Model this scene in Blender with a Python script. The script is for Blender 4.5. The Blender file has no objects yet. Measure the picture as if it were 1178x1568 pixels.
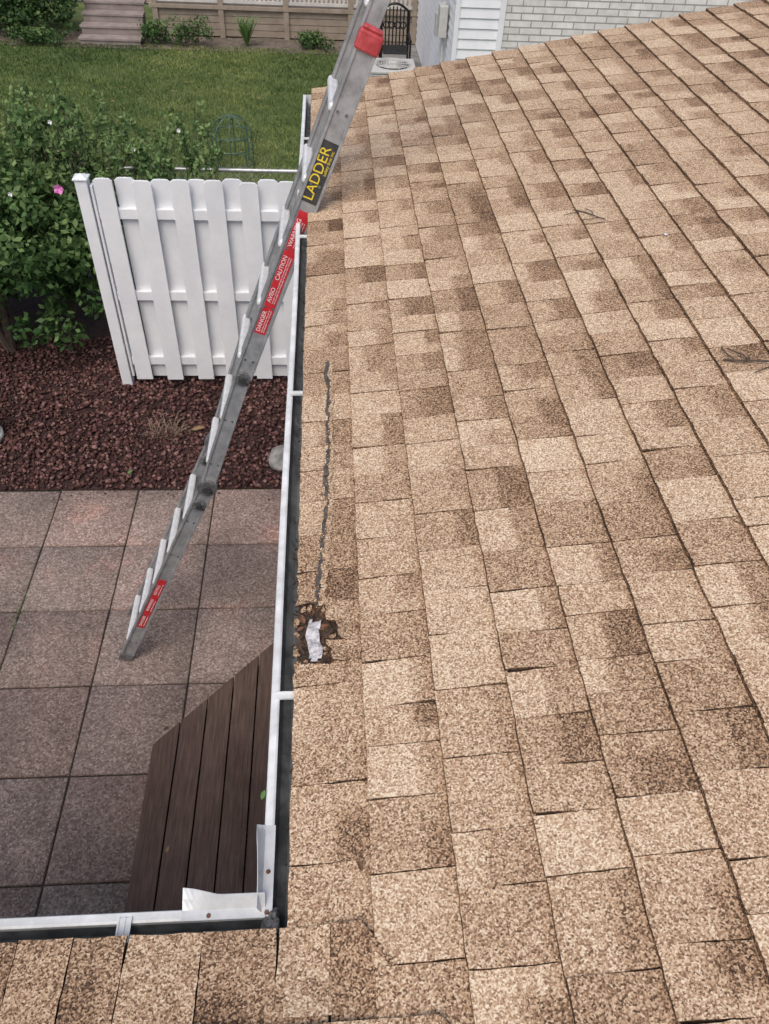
import bpy, math, random
import numpy as np
from mathutils import Vector, Matrix
random.seed(7); rng=np.random.default_rng(7)
S=bpy.context.scene
COL=S.collection

# ---------------------------------------------------------------- helpers
def empty(name,loc=(0,0,0)):
    o=bpy.data.objects.new(name,None); o.location=loc; COL.objects.link(o); return o
def mesh_obj(name,verts,faces,mats=None,parent=None,smooth=False,matidx=None):
    me=bpy.data.meshes.new(name); me.from_pydata([tuple(v) for v in verts],[],[tuple(f) for f in faces]); me.update()
    if mats:
        for m in (mats if isinstance(mats,(list,tuple)) else [mats]): me.materials.append(m)
    if matidx is not None: me.polygons.foreach_set('material_index',matidx)
    if smooth: me.polygons.foreach_set('use_smooth',[True]*len(me.polygons))
    o=bpy.data.objects.new(name,me); COL.objects.link(o)
    if parent: o.parent=parent
    return o
def fast_mesh(name,V,F,mat,parent=None,col=None,smooth=False):
    V=np.asarray(V,dtype=np.float32); F=np.asarray(F,dtype=np.int32); k=F.shape[1]
    me=bpy.data.meshes.new(name)
    me.vertices.add(len(V)); me.vertices.foreach_set('co',V.ravel())
    me.loops.add(F.size); me.loops.foreach_set('vertex_index',F.ravel())
    me.polygons.add(len(F)); me.polygons.foreach_set('loop_start',np.arange(0,F.size,k,dtype=np.int32))
    me.polygons.foreach_set('loop_total',np.full(len(F),k,dtype=np.int32))
    if smooth: me.polygons.foreach_set('use_smooth',[True]*len(F))
    me.update(calc_edges=True); me.validate()
    if col is not None:
        a=me.color_attributes.new('tone','FLOAT_COLOR','POINT'); a.data.foreach_set('color',np.asarray(col,dtype=np.float32).ravel())
    me.materials.append(mat)
    o=bpy.data.objects.new(name,me); COL.objects.link(o)
    if parent: o.parent=parent
    return o
class MB:
    def __init__(s): s.v=[];s.f=[];s.m=[]
    def add(s,vs,fs,mi=0):
        b=len(s.v); s.v+= [tuple(v) for v in vs]; s.f+=[tuple(b+i for i in f) for f in fs]; s.m+=[mi]*len(fs)
    def box(s,x0,x1,y0,y1,z0,z1,mi=0):
        s.add([(x0,y0,z0),(x1,y0,z0),(x1,y1,z0),(x0,y1,z0),(x0,y0,z1),(x1,y0,z1),(x1,y1,z1),(x0,y1,z1)],
              [(0,3,2,1),(4,5,6,7),(0,1,5,4),(1,2,6,5),(2,3,7,6),(3,0,4,7)],mi)
    def obox(s,p0,p1,side,nrm,w,t,mi=0):
        p0=Vector(p0);p1=Vector(p1);a=Vector(side).normalized()*w/2;b=Vector(nrm).normalized()*t/2
        vs=[p0-a-b,p0+a-b,p0+a+b,p0-a+b,p1-a-b,p1+a-b,p1+a+b,p1-a+b]
        s.add(vs,[(0,3,2,1),(4,5,6,7),(0,1,5,4),(1,2,6,5),(2,3,7,6),(3,0,4,7)],mi)
    def tube(s,p0,p1,r0,r1=None,n=8,mi=0):
        r1=r0 if r1 is None else r1
        p0=Vector(p0);p1=Vector(p1);d=(p1-p0)
        if d.length<1e-6:return
        d.normalize(); a=d.orthogonal().normalized(); b=d.cross(a)
        vs=[];
        for p,r in((p0,r0),(p1,r1)):
            for i in range(n):
                t=2*math.pi*i/n; vs.append(p+a*math.cos(t)*r+b*math.sin(t)*r)
        fs=[(i,(i+1)%n,n+(i+1)%n,n+i) for i in range(n)]+[tuple(range(n-1,-1,-1)),tuple(range(n,2*n))]
        s.add(vs,fs,mi)
    def poly(s,pts,r,n=8,mi=0):
        for a,b in zip(pts[:-1],pts[1:]): s.tube(a,b,r,r,n,mi)
    def obj(s,name,mats,parent=None,bevel=0,smooth=False):
        o=mesh_obj(name,s.v,s.f,mats,parent,smooth,s.m)
        if bevel:
            m=o.modifiers.new('b','BEVEL'); m.width=bevel; m.segments=2; m.limit_method='ANGLE'
        return o

# ---------------------------------------------------------------- materials
def nt(name):
    m=bpy.data.materials.new(name); m.use_nodes=True; t=m.node_tree; b=t.nodes['Principled BSDF']; return m,t,b
def ramp(t,stops,inp=None,interp='LINEAR'):
    r=t.nodes.new('ShaderNodeValToRGB'); r.color_ramp.interpolation=interp
    e=r.color_ramp.elements
    while len(e)<len(stops): e.new(0.5)
    for i,(p,c) in enumerate(stops): e[i].position=p; e[i].color=(*c,1)
    if inp is not None: t.links.new(inp,r.inputs[0])
    return r
def noise(t,scale,detail=4,rough=.6,vec=None):
    n=t.nodes.new('ShaderNodeTexNoise'); n.inputs['Scale'].default_value=scale; n.inputs['Detail'].default_value=detail; n.inputs['Roughness'].default_value=rough
    if vec is not None: t.links.new(vec,n.inputs['Vector'])
    return n
def math_(t,op,a,b=None,clamp=False):
    n=t.nodes.new('ShaderNodeMath'); n.operation=op; n.use_clamp=clamp
    for i,x in enumerate((a,b)):
        if x is None: continue
        if isinstance(x,(int,float)): n.inputs[i].default_value=x
        else: t.links.new(x,n.inputs[i])
    return n.outputs[0]
def pos(t):
    return t.nodes.new('ShaderNodeNewGeometry').outputs['Position']
def bump(t,b,h,strength=.3,dist=.01):
    n=t.nodes.new('ShaderNodeBump'); n.inputs['Strength'].default_value=strength; n.inputs['Distance'].default_value=dist
    t.links.new(h,n.inputs['Height']); t.links.new(n.outputs[0],b.inputs['Normal']); return n
def simple(name,c1,c2,scale=8,rough=.6,metal=0,bs=.2,bd=.003,detail=5,lo=.35,hi=.65,spec=None):
    m,t,b=nt(name); p=pos(t); n=noise(t,scale,detail,.65,p)
    r=ramp(t,[(lo,c1),(hi,c2)],n.outputs['Fac']); t.links.new(r.outputs[0],b.inputs['Base Color'])
    b.inputs['Roughness'].default_value=rough; b.inputs['Metallic'].default_value=metal
    if spec is not None: b.inputs['Specular IOR Level'].default_value=spec
    if bs: 
        n2=noise(t,scale*4,4,.7,p); bump(t,b,n2.outputs['Fac'],bs,bd)
    return m

def shingle_mat():
    m,t,b=nt('asphalt_shingle'); p=pos(t)
    att=t.nodes.new('ShaderNodeAttribute'); att.attribute_name='tone'
    sep=t.nodes.new('ShaderNodeSeparateColor'); t.links.new(att.outputs['Color'],sep.inputs[0])
    v=t.nodes.new('ShaderNodeTexVoronoi'); v.inputs['Scale'].default_value=360; t.links.new(p,v.inputs['Vector'])
    sc=t.nodes.new('ShaderNodeSeparateColor'); t.links.new(v.outputs['Color'],sc.inputs[0])
    v2=noise(t,260,1,.6,p)
    mid=noise(t,38,3,.65,p)
    big=noise(t,3.2,3,.6,p)
    g=math_(t,'MULTIPLY',math_(t,'SUBTRACT',sc.outputs[0],.5),.68)
    g2=math_(t,'MULTIPLY',math_(t,'SUBTRACT',v2.outputs['Fac'],.5),.72)
    g3=math_(t,'MULTIPLY',math_(t,'SUBTRACT',mid.outputs['Fac'],.5),.24)
    bg=math_(t,'MULTIPLY',math_(t,'SUBTRACT',big.outputs['Fac'],.5),.22)
    band=math_(t,'MULTIPLY',sep.outputs[1],math_(t,'ADD',.55,math_(t,'MULTIPLY',mid.outputs['Fac'],.9)))  # green channel: dark granule band plus painted course-line shade
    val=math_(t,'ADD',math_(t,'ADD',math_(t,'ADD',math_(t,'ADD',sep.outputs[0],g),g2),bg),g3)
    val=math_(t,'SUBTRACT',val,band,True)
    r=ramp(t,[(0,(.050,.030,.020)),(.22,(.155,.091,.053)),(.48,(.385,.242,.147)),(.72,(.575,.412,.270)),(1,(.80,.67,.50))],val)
    t.links.new(r.outputs[0],b.inputs['Base Color']); b.inputs['Roughness'].default_value=.93
    b.inputs['Specular IOR Level'].default_value=.25
    bump(t,b,v.outputs['Distance'],.35,.0018)
    return m
M_sh=shingle_mat()
M_white=simple('white_vinyl',(.72,.73,.75),(.82,.83,.84),3,.5,0,.06,.001)
M_gutw=simple('white_gutter_enamel',(.60,.61,.60),(.84,.85,.85),16,.4,0,.1,.001)
M_guti=simple('gutter_dirty_inside',(.07,.076,.08),(.21,.22,.225),18,.45,.1,.3,.002)
M_alu=simple('aluminium_rail',(.27,.275,.28),(.43,.435,.44),18,.42,.35,.08,.0008)
M_rung=simple('aluminium_rung',(.66,.67,.67),(.82,.82,.82),30,.4,.15,.05,.0005)
M_dark=simple('dark_plastic',(.03,.03,.03),(.06,.06,.06),30,.5)
M_steel=simple('hinge_steel',(.14,.14,.14),(.27,.27,.27),40,.4,.5)
M_red=simple('red_label',(.50,.02,.03),(.62,.035,.045),40,.4,0,.05)
M_redcap=simple('red_plastic_cap',(.34,.03,.035),(.54,.08,.09),30,.5,0,.1)
M_yel=simple('yellow_print',(.75,.55,.03),(.8,.62,.05),30,.5,0,0)
M_wht=simple('white_print',(.75,.75,.75),(.8,.8,.8),30,.5,0,0)
M_felt=simple('rotten_deck',(.03,.02,.015),(.14,.09,.06),60,.95,0,.9,.006)
M_tar=simple('roof_tar',(.035,.031,.029),(.15,.125,.105),90,.8,0,.9,.003)
M_flash=simple('metal_flashing',(.44,.41,.41),(.80,.78,.78),60,.4,.2,.8,.004)
M_galv=simple('mill_finish_aluminium',(.55,.56,.56),(.74,.75,.75),14,.4,.2,.15,.002)
M_soffit=simple('painted_fascia',(.7,.7,.69),(.78,.78,.77),4,.6)
M_rust=simple('rusty_screw',(.06,.03,.02),(.22,.10,.05),60,.8)

def paver_mat():
    m,t,b=nt('concrete_paver'); p=pos(t)
    att=t.nodes.new('ShaderNodeAttribute'); att.attribute_name='tone'
    v=t.nodes.new('ShaderNodeTexVoronoi'); v.inputs['Scale'].default_value=95; t.links.new(p,v.inputs['Vector'])
    sc=t.nodes.new('ShaderNodeSeparateColor'); t.links.new(v.outputs['Color'],sc.inputs[0])
    big=noise(t,1.7,5,.6,p); fine=noise(t,90,3,.7,p); stain=noise(t,.9,6,.7,p)
    f=math_(t,'ADD',math_(t,'MULTIPLY',sc.outputs[0],.6),math_(t,'MULTIPLY',fine.outputs['Fac'],.5))
    r=ramp(t,[(.15,(.108,.075,.062)),(.5,(.235,.170,.143)),(.75,(.325,.248,.214)),(.97,(.53,.45,.41))],f)
    mx=t.nodes.new('ShaderNodeMix'); mx.data_type='RGBA'; mx.blend_type='MULTIPLY'; mx.inputs[0].default_value=1
    rb=ramp(t,[(.3,(.80,.80,.80)),(.56,(1.02,1.0,.98)),(.66,(1.34,1.12,1.06))],big.outputs['Fac'])
    t.links.new(r.outputs[0],mx.inputs[6]); t.links.new(rb.outputs[0],mx.inputs[7])
    mx2=t.nodes.new('ShaderNodeMix'); mx2.data_type='RGBA'; mx2.blend_type='MULTIPLY'; mx2.inputs[0].default_value=1
    t.links.new(mx.outputs[2],mx2.inputs[6]); t.links.new(att.outputs['Color'],mx2.inputs[7])
    mx3=t.nodes.new('ShaderNodeMix'); mx3.data_type='RGBA'; mx3.blend_type='MULTIPLY'; mx3.inputs[0].default_value=1
    rs=ramp(t,[(.40,(.74,.75,.75)),(.52,(.98,.98,.98)),(.66,(1.14,1.14,1.14))],stain.outputs['Fac'])
    t.links.new(mx2.outputs[2],mx3.inputs[6]); t.links.new(rs.outputs[0],mx3.inputs[7])
    t.links.new(mx3.outputs[2],b.inputs['Base Color']); b.inputs['Roughness'].default_value=.8
    bump(t,b,f,.5,.003); return m
M_pav=paver_mat()
M_joint=simple('joint_sand',(.022,.016,.012),(.06,.05,.035),20,.95,0,.5)
def attr_mat(name,c0,c1,rough=.6,sub=0,trans=False,spec=.3,mid=None):
    m,t,b=nt(name); att=t.nodes.new('ShaderNodeAttribute'); att.attribute_name='tone'
    sep=t.nodes.new('ShaderNodeSeparateColor'); t.links.new(att.outputs['Color'],sep.inputs[0])
    st=[(0,c0),(1,c1)] if mid is None else [(0,c0),(.5,mid),(1,c1)]
    r=ramp(t,st,sep.outputs[0]); t.links.new(r.outputs[0],b.inputs['Base Color'])
    b.inputs['Roughness'].default_value=rough; b.inputs['Specular IOR Level'].default_value=spec
    if trans:
        tr=t.nodes.new('ShaderNodeBsdfTranslucent'); t.links.new(r.outputs[0],tr.inputs[0])
        mix=t.nodes.new('ShaderNodeMixShader'); mix.inputs[0].default_value=.3
        out=t.nodes['Material Output']; t.links.new(b.outputs[0],mix.inputs[1]); t.links.new(tr.outputs[0],mix.inputs[2]); t.links.new(mix.outputs[0],out.inputs[0])
    return m
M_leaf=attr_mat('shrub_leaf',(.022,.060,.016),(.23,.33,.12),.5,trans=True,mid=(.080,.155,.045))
M_grassb=attr_mat('grass_blade',(.042,.080,.018),(.28,.30,.10),.6,mid=(.118,.172,.044))
M_rock=attr_mat('lava_rock',(.034,.017,.016),(.30,.17,.15),.95,spec=.15,mid=(.115,.056,.049))
M_lawn=simple('lawn_soil',(.045,.075,.018),(.12,.15,.045),3,.95,0,.6,.02,8)
M_mulch=simple('mulch_base',(.025,.013,.012),(.07,.033,.028),20,.95,0,.8,.02)
M_soil=simple('garden_soil',(.09,.07,.055),(.2,.165,.13),8,.95,0,.6,.02)
M_conc=simple('old_concrete',(.16,.15,.14),(.28,.27,.255),5,.9,0,.3)
M_bark=simple('bark',(.05,.035,.025),(.12,.09,.065),20,.9,0,.6,.005)
def deck_mat():
    m,t,b=nt('stained_deck_board'); p=pos(t)
    mp=t.nodes.new('ShaderNodeMapping'); mp.inputs['Scale'].default_value=(16,1.0,16); t.links.new(p,mp.inputs[0])
    n=noise(t,5,6,.65,mp.outputs[0]); n2=noise(t,2.5,4,.6,p)
    v=math_(t,'ADD',math_(t,'MULTIPLY',n.outputs['Fac'],.6),math_(t,'MULTIPLY',n2.outputs['Fac'],.4))
    # knots
    mp2=t.nodes.new('ShaderNodeMapping'); mp2.inputs['Scale'].default_value=(7,2.6,.01); t.links.new(p,mp2.inputs[0])
    vk=t.nodes.new('ShaderNodeTexVoronoi'); vk.inputs['Scale'].default_value=1; t.links.new(mp2.outputs[0],vk.inputs['Vector'])
    kn=ramp(t,[(.0,(.35,.33,.32)),(.07,(.55,.5,.48)),(.11,(1,1,1))],vk.outputs['Distance'])
    r=ramp(t,[(.32,(.040,.023,.017)),(.5,(.090,.055,.041)),(.68,(.155,.102,.080))],v)
    mx=t.nodes.new('ShaderNodeMix'); mx.data_type='RGBA'; mx.blend_type='MULTIPLY'; mx.inputs[0].default_value=1
    t.links.new(r.outputs[0],mx.inputs[6]); t.links.new(kn.outputs[0],mx.inputs[7])
    t.links.new(mx.outputs[2],b.inputs['Base Color']); b.inputs['Roughness'].default_value=.7; b.inputs['Specular IOR Level'].default_value=.3
    bump(t,b,n.outputs['Fac'],.35,.003); return m
M_deck=deck_mat()
M_tan=simple('tan_stain_wood',(.25,.20,.155),(.34,.28,.22),5,.7,0,.2)
M_redwood=simple('grey_brown_step',(.22,.18,.16),(.32,.265,.24),5,.7,0,.2)
M_lat=simple('pale_lattice',(.48,.46,.43),(.62,.60,.56),5,.7,0,.1)
M_black=simple('black_iron',(.01,.01,.01),(.025,.025,.025),20,.4,.3,0)
M_wire=simple('green_wire',(.04,.085,.06),(.10,.17,.13),20,.5,.2,0)
M_chain=simple('galvanised_pipe',(.40,.41,.41),(.58,.58,.58),20,.4,.4,0)
M_acw=simple('ac_casing',(.50,.49,.46),(.62,.61,.58),20,.5,.1,.1)
M_stone=simple('grey_stone',(.16,.155,.145),(.34,.33,.31),14,.85,0,.5,.01)
M_statue=simple('white_cast_stone',(.5,.52,.46),(.72,.73,.68),14,.8,0,.4,.01)
M_pink=simple('pink_petal',(.60,.14,.42),(.75,.28,.58),30,.5,0,0)
M_dry=simple('dry_leaf',(.16,.09,.045),(.34,.22,.12),40,.8,0,.3)
M_dryst=simple('withered_stem',(.11,.065,.045),(.26,.19,.13),40,.8,0,.3)
M_green=simple('fresh_leaf',(.08,.16,.04),(.14,.25,.07),30,.5,0,.1)
def brick_mat():
    m,t,b=nt('white_brick'); p=pos(t); s=t.nodes.new('ShaderNodeSeparateXYZ'); t.links.new(p,s.inputs[0])
    c=t.nodes.new('ShaderNodeCombineXYZ'); t.links.new(s.outputs[0],c.inputs[0]); t.links.new(s.outputs[2],c.inputs[1])
    br=t.nodes.new('ShaderNodeTexBrick'); t.links.new(c.outputs[0],br.inputs['Vector'])
    br.inputs['Scale'].default_value=1; br.inputs['Brick Width'].default_value=.30; br.inputs['Row Height'].default_value=.085
    br.inputs['Mortar Size'].default_value=.008; br.inputs['Mortar Smooth'].default_value=.1
    br.inputs['Color1'].default_value=(.76,.745,.72,1); br.inputs['Color2'].default_value=(.64,.625,.60,1); br.inputs['Mortar'].default_value=(.34,.33,.32,1)
    n=noise(t,9,5,.6,p); mx=t.nodes.new('ShaderNodeMix'); mx.data_type='RGBA'; mx.blend_type='MULTIPLY'; mx.inputs[0].default_value=1
    rr=ramp(t,[(.3,(.85,.84,.83)),(.7,(1.08,1.08,1.08))],n.outputs['Fac'])
    t.links.new(br.outputs['Color'],mx.inputs[6]); t.links.new(rr.outputs[0],mx.inputs[7]); t.links.new(mx.outputs[2],b.inputs['Base Color'])
    b.inputs['Roughness'].default_value=.85
    inv=math_(t,'SUBTRACT',1,br.outputs['Fac']); bump(t,b,inv,.8,.01); return m
M_brick=brick_mat()

# ---------------------------------------------------------------- key dimensions (metres)
ZE=2.87; XE=-.078; YE=.415; SL=.21; EXPO=.141
YFAR=4.71; XR=5.2
def roofz(x,y): return ZE+SL*max(x-XE,YE-y)

# ================================================================ HOUSE
house=empty('shingled_house')
TV=[];TF=[];TC=[]
UG=[0,.2,.4,.5,.6,.7,.86,1.0]; NU=8; NW=5
def add_tile(kind,s0,s1,w0,w1,level,tone,band,jit=.0016,lift=0.0,j0s=1,j1s=1,jus=1,gap=None,curlx=0):
    base=len(TV)
    gap=random.uniform(.0004,.0016) if gap is None else gap
    w0+=gap; w1-=gap
    ju=[random.uniform(-jit,jit)*jus for _ in range(NW)]
    j0=[random.uniform(-jit,jit)*j0s*.6 for _ in range(NU)]; j1=[random.uniform(-jit,jit)*j1s*.6 for _ in range(NU)]
    skew=random.uniform(-.005,.005)
    curl=random.uniform(0,.0024)
    bstart=random.choice([.32,.42,.5,.6]); bw_=random.uniform(.08,.2)
    part=random.random(); plo,phi=(0,1) if part<.6 else ((0,.6) if part<.8 else (.4,1))
    for i in range(NU):
        u=UG[i]
        for j in range(NW):
            w=j/(NW-1)
            s=s0+u*(s1+.006-s0)+(ju[j] if i==0 else 0)
            y=w0+w*(w1-w0)+(j0[i] if j==0 else 0)+(j1[i] if j==NW-1 else 0)+skew*(u-.5)
            off=(.0115+level)*(1-u)+.0030*u+curl*(1-u)*(abs(w-.5)*2)**2+lift*(1-u)**2+curlx*max(0,1-u*2.2)*random.uniform(.6,1.2)
            if kind=='A': X=XE+s; Y=y
            else:
                Y=YE-s; X=y; X=min(X,XE+.12+(YE-Y)*.8); off+=.004
            z=roofz(X,Y)+off+random.uniform(-.0004,.0004)
            TV.append((X,Y,z))
            d=.14*min(1,max(0,(u-.84)/.15))  # shadow line below the next course's butt edge, painted into the tone
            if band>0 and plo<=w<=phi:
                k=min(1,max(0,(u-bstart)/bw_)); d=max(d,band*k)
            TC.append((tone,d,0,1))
    for i in range(NU-1):
        for j in range(NW-1):
            a=base+i*NW+j; q=(a,a+1,a+NW+1,a+NW)
            TF.append(q if kind!='A' else q[::-1])
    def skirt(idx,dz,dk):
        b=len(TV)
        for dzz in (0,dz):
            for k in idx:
                v=TV[k]; TV.append((v[0],v[1],v[2]-dzz)); TC.append((max(0,tone-dk),0,0,1))  # edge faces coloured darker than the tab to paint in course and cut shadows
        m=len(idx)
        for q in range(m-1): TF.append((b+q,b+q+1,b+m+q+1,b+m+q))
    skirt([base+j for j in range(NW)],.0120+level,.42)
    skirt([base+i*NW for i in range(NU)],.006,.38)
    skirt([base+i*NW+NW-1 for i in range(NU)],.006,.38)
def pick():
    r=random.random()
    if r<.42: t=random.uniform(.63,.72)
    elif r<.78: t=random.uniform(.55,.63)
    else: t=random.uniform(.46,.54)
    return t
HOLE=(.925,1.085)
nc=int((XR-XE)/EXPO)
for c in range(nc):
    s0=c*EXPO; s1=s0+EXPO
    ystart=YE-s0-.12
    cuts=[YFAR+.004]; y=YFAR-random.uniform(.05,.16)
    while y>ystart-.15:
        cuts.append(y); y-=random.choice([.085,.105,.115,.125,.14])+random.uniform(-.008,.008)
    cuts.append(y)
    if c==0:
        cuts=[q for q in cuts if not(HOLE[0]-.05<q<HOLE[1]+.05)]+[HOLE[0],HOLE[1]]; cuts.sort(reverse=True)
    prev=random.random()<.5
    for a,b in zip(cuts[:-1],cuts[1:]):
        yl,yh=b,a
        if yh<ystart: continue
        prev=not prev if random.random()<.8 else prev
        lev=.0030 if prev else 0
        tone=pick(); band=random.uniform(.15,.29) if (not prev or random.random()<.25) else 0
        if random.random()<.25: band*=.4
        if c==0: tone-=.07
        if c==1: tone-=.02
        if c==0 and abs(yl-HOLE[0])<.001 and abs(yh-HOLE[1])<.001:
            m0=(yl+yh)/2
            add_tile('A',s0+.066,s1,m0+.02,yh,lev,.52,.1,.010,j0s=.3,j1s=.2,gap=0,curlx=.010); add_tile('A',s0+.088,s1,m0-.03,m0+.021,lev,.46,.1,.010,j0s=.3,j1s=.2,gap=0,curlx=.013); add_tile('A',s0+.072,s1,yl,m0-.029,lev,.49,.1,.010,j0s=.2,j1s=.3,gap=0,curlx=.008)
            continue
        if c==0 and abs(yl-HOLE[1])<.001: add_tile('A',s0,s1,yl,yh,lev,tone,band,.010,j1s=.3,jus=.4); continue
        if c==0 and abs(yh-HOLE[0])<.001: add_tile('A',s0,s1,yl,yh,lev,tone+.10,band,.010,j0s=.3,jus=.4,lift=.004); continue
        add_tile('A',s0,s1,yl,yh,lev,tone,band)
xl=-4.6
for c in range(26):
    s0=c*EXPO; s1=s0+EXPO
    x=xl+random.uniform(-.1,0); prev=False
    xmax=XE+.12+s1
    while x<xmax:
        w=random.choice([.085,.105,.12,.13])
        prev=not prev if random.random()<.8 else prev
        x2=min(x+w,xmax+.02)
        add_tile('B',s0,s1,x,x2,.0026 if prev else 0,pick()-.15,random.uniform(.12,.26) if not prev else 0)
        x+=w
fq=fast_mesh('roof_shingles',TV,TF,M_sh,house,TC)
b=MB()
yb=YE-26*EXPO
def rz(x,y,d): return roofz(x,y)-d
vx=XE+(YE-yb)
A=[(XE+.004,YFAR-.004),(XE+.004,YE),(vx,yb),(XR,yb),(XR,YFAR-.004)]
Bp=[(XE,YE-.004),(xl,YE-.004),(xl,yb),(vx,yb)]
for P,kx in((A,0),(Bp,1)):
    n=len(P); top=[(x,y,rz(x,y,.004)) for x,y in P]; bot=[(x,y,rz(x,y,.022)) for x,y in P]
    b.add(top+bot,[tuple(range(n)),tuple(range(2*n-1,n-1,-1))]+[(i,(i+1)%n,n+(i+1)%n,n+i) for i in range(n)])
b.obj('roof_sheathing',M_felt,house)
b=MB()
b.box(XE+.083,XE+.103,YE-.1,YFAR-.05,ZE-.17,ZE-.012)
b.box(xl+.03,XE+.083,YE-.103,YE-.083,ZE-.17,ZE-.012)
b.add([(XE+.09,YFAR-.045,ZE-.16),(XR,YFAR-.045,roofz(XR,1)-.2),(XR,YFAR-.045,roofz(XR,1)-.03),(XE+.09,YFAR-.045,ZE-.018),
       (XE+.09,YFAR-.022,ZE-.16),(XR,YFAR-.022,roofz(XR,1)-.2),(XR,YFAR-.022,roofz(XR,1)-.03),(XE+.09,YFAR-.022,ZE-.018)],
      [(0,1,2,3),(7,6,5,4),(0,4,5,1),(3,2,6,7),(0,3,7,4)])
b.box(XE+.105,.35,YE-.4,YFAR-.06,ZE-.175,ZE-.16)
b.box(xl+.05,XE+.1,YE-.45,YE-.105,ZE-.175,ZE-.16)
b.obj('fascia_and_soffit',M_soffit,house)
b=MB()
z=0.0
while z<ZE-.18:
    z2=min(z+.11,ZE-.177)
    b.add([(.33,0,z),(.33,YFAR-.25,z),(.345,YFAR-.25,z2),(.345,0,z2),(.345,0,z),(.345,YFAR-.25,z)],[(0,1,2,3),(0,4,5,1)])
    b.add([(xl+.2,.015,z),(.33,.015,z),(.33,0,z2),(xl+.2,0,z2),(xl+.2,0,z),(.33,0,z)],[(0,1,2,3),(0,4,5,1)])
    z+=.11
b.box(.35,XR-.1,-3,YFAR-.3,0,ZE-.05)
b.box(xl+.2,.35,-3,-.02,0,ZE-.05)
b.box(XE+.43,.349,YFAR-.27,YFAR-.24,0,ZE-.17)
b.obj('siding_walls',M_white,house)
b=MB(); b.box(-2.4,-1.3,.02,.045,1.0,2.1,0); b.box(-2.33,-1.88,.046,.05,1.07,2.03,1); b.box(-1.82,-1.37,.046,.05,1.07,2.03,1)
M_glass=simple('window_glass',(.02,.03,.035),(.04,.05,.06),2,.1,0,0)
b.obj('window',[M_white,M_glass],house)
# ---- gutter (mitred sweep)
ZL=ZE-.027; XO=XE-.050; YO=YE+.050
def sweep(prof,mat,name):
    P=[]
    nn=46
    for o,z in prof:
        row=[]
        for k in range(nn): 
            y=YFAR+.02+(YO-o-YFAR-.02)*k/(nn-1); row.append((XO+o+.0015*math.sin(y*3.1)*(k<nn-1),y,z+.002*math.sin(y*2.3)*(k<nn-1)))
        for k in range(1,30): x=XO+o+(xl-.02-XO-o)*k/29; row.append((x,YO-o,z))
        P.append(row)
    m=len(P[0]); vs=[q for r in P for q in r]; fs=[]
    for i in range(len(P)-1):
        for k in range(m-1):
            a=i*m+k; fs.append((a,a+1,a+m+1,a+m))
    return mesh_obj(name,vs,fs,mat,house,False)
sweep([(.018,ZL-.010),(.018,ZL+.001),(.014,ZL+.003),(.002,ZL+.003),(0,ZL),(0,ZL-.022),(.006,ZL-.03),(.012,ZL-.05),(.03,ZL-.075),(.034,ZL-.10),(.127,ZL-.10)],M_gutw,'gutter_shell')
sweep([(.0175,ZL-.008),(.019,ZL-.02),(.024,ZL-.036),(.040,ZL-.048),(.06,ZL-.052),(.09,ZL-.053),(.125,ZL-.052),(.126,ZL-.006),(.129,ZL-.006)],M_guti,'gutter_trough')
b=MB(); b.add([(XO,YFAR+.021,ZL+.002),(XO+.127,YFAR+.021,ZL+.002),(XO+.127,YFAR+.021,ZL-.1),(XO+.034,YFAR+.021,ZL-.1),(XO+.012,YFAR+.021,ZL-.05)],[(0,1,2,3,4)])
b.obj('gutter_end_cap',M_gutw,house)
b=MB()
for y in (.875,1.93,2.98,4.05):
    b.box(XO+.010,XO+.127,y-.0085,y+.0085,ZL+.0035,ZL+.006)
    b.box(XO+.010,XO+.127,y-.0085,y-.0065,ZL+.006,ZL+.009); b.box(XO+.010,XO+.127,y+.0065,y+.0085,ZL+.006,ZL+.009)
for x in (-.352,-1.2,-2.1):
    b.box(x-.011,x+.011,YO-.127,YO-.010,ZL+.0035,ZL+.0055)
    for e in(-.01,0,.01): b.box(x+e-.0015,x+e+.0015,YO-.127,YO-.010,ZL+.0055,ZL+.0075)
b.obj('gutter_hangers',M_gutw,house)
def splash():
    b=MB()
    n=14
    def strip(fn,b):
        rows=[[],[],[],[]]
        for k in range(n+1):
            q=k/n; L=fn(q)
            for r in range(4): rows[r].append(L[r])
        vs=[p for r in rows for p in r]; fs=[]
        for r in range(3):
            for k in range(n): a=r*(n+1)+k; fs.append((a,a+1,a+n+2,a+n+1))
        b.add(vs,fs)
    def fa(q):
        y=YO-.012+q*.150; h=.026*(1 if q<.82 else 1-(q-.82)/.18*.8); lean=.002+.010*q*q
        return [(XO+.022,y,ZL+.005),(XO+.004,y,ZL+.0055),(XO+.001-lean*.4,y,ZL+.006+h*.5),(XO+.0-lean,y,ZL+.006+h)]
    def fb(q):
        x=XO+.010-q*.140; h=.026*(1 if q<.85 else 1-(q-.85)/.15*.3); lean=.008+.016*max(0,q-.55)/.45
        return [(x,YO-.020,ZL+.005),(x,YO-.003,ZL+.0055),(x,YO+.003+lean*.4,ZL+.006+h*.5),(x,YO+.004+lean,ZL+.006+h)]
    strip(fa,b); strip(fb,b)
    o=b.obj('splash_guard',M_galv,house,smooth=False); m=o.modifiers.new('s','SOLIDIFY'); m.thickness=.0012
    b=MB()
    for (x,y) in((XO+.012,YO+.055),(XO-.085,YO-.013),(XO+.0125,YO-.012)):
        b.tube((x,y,ZL+.006),(x,y,ZL+.0090),.0042,.0032,10)
    b.obj('guard_screws',M_rust,house)
splash()
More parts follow.
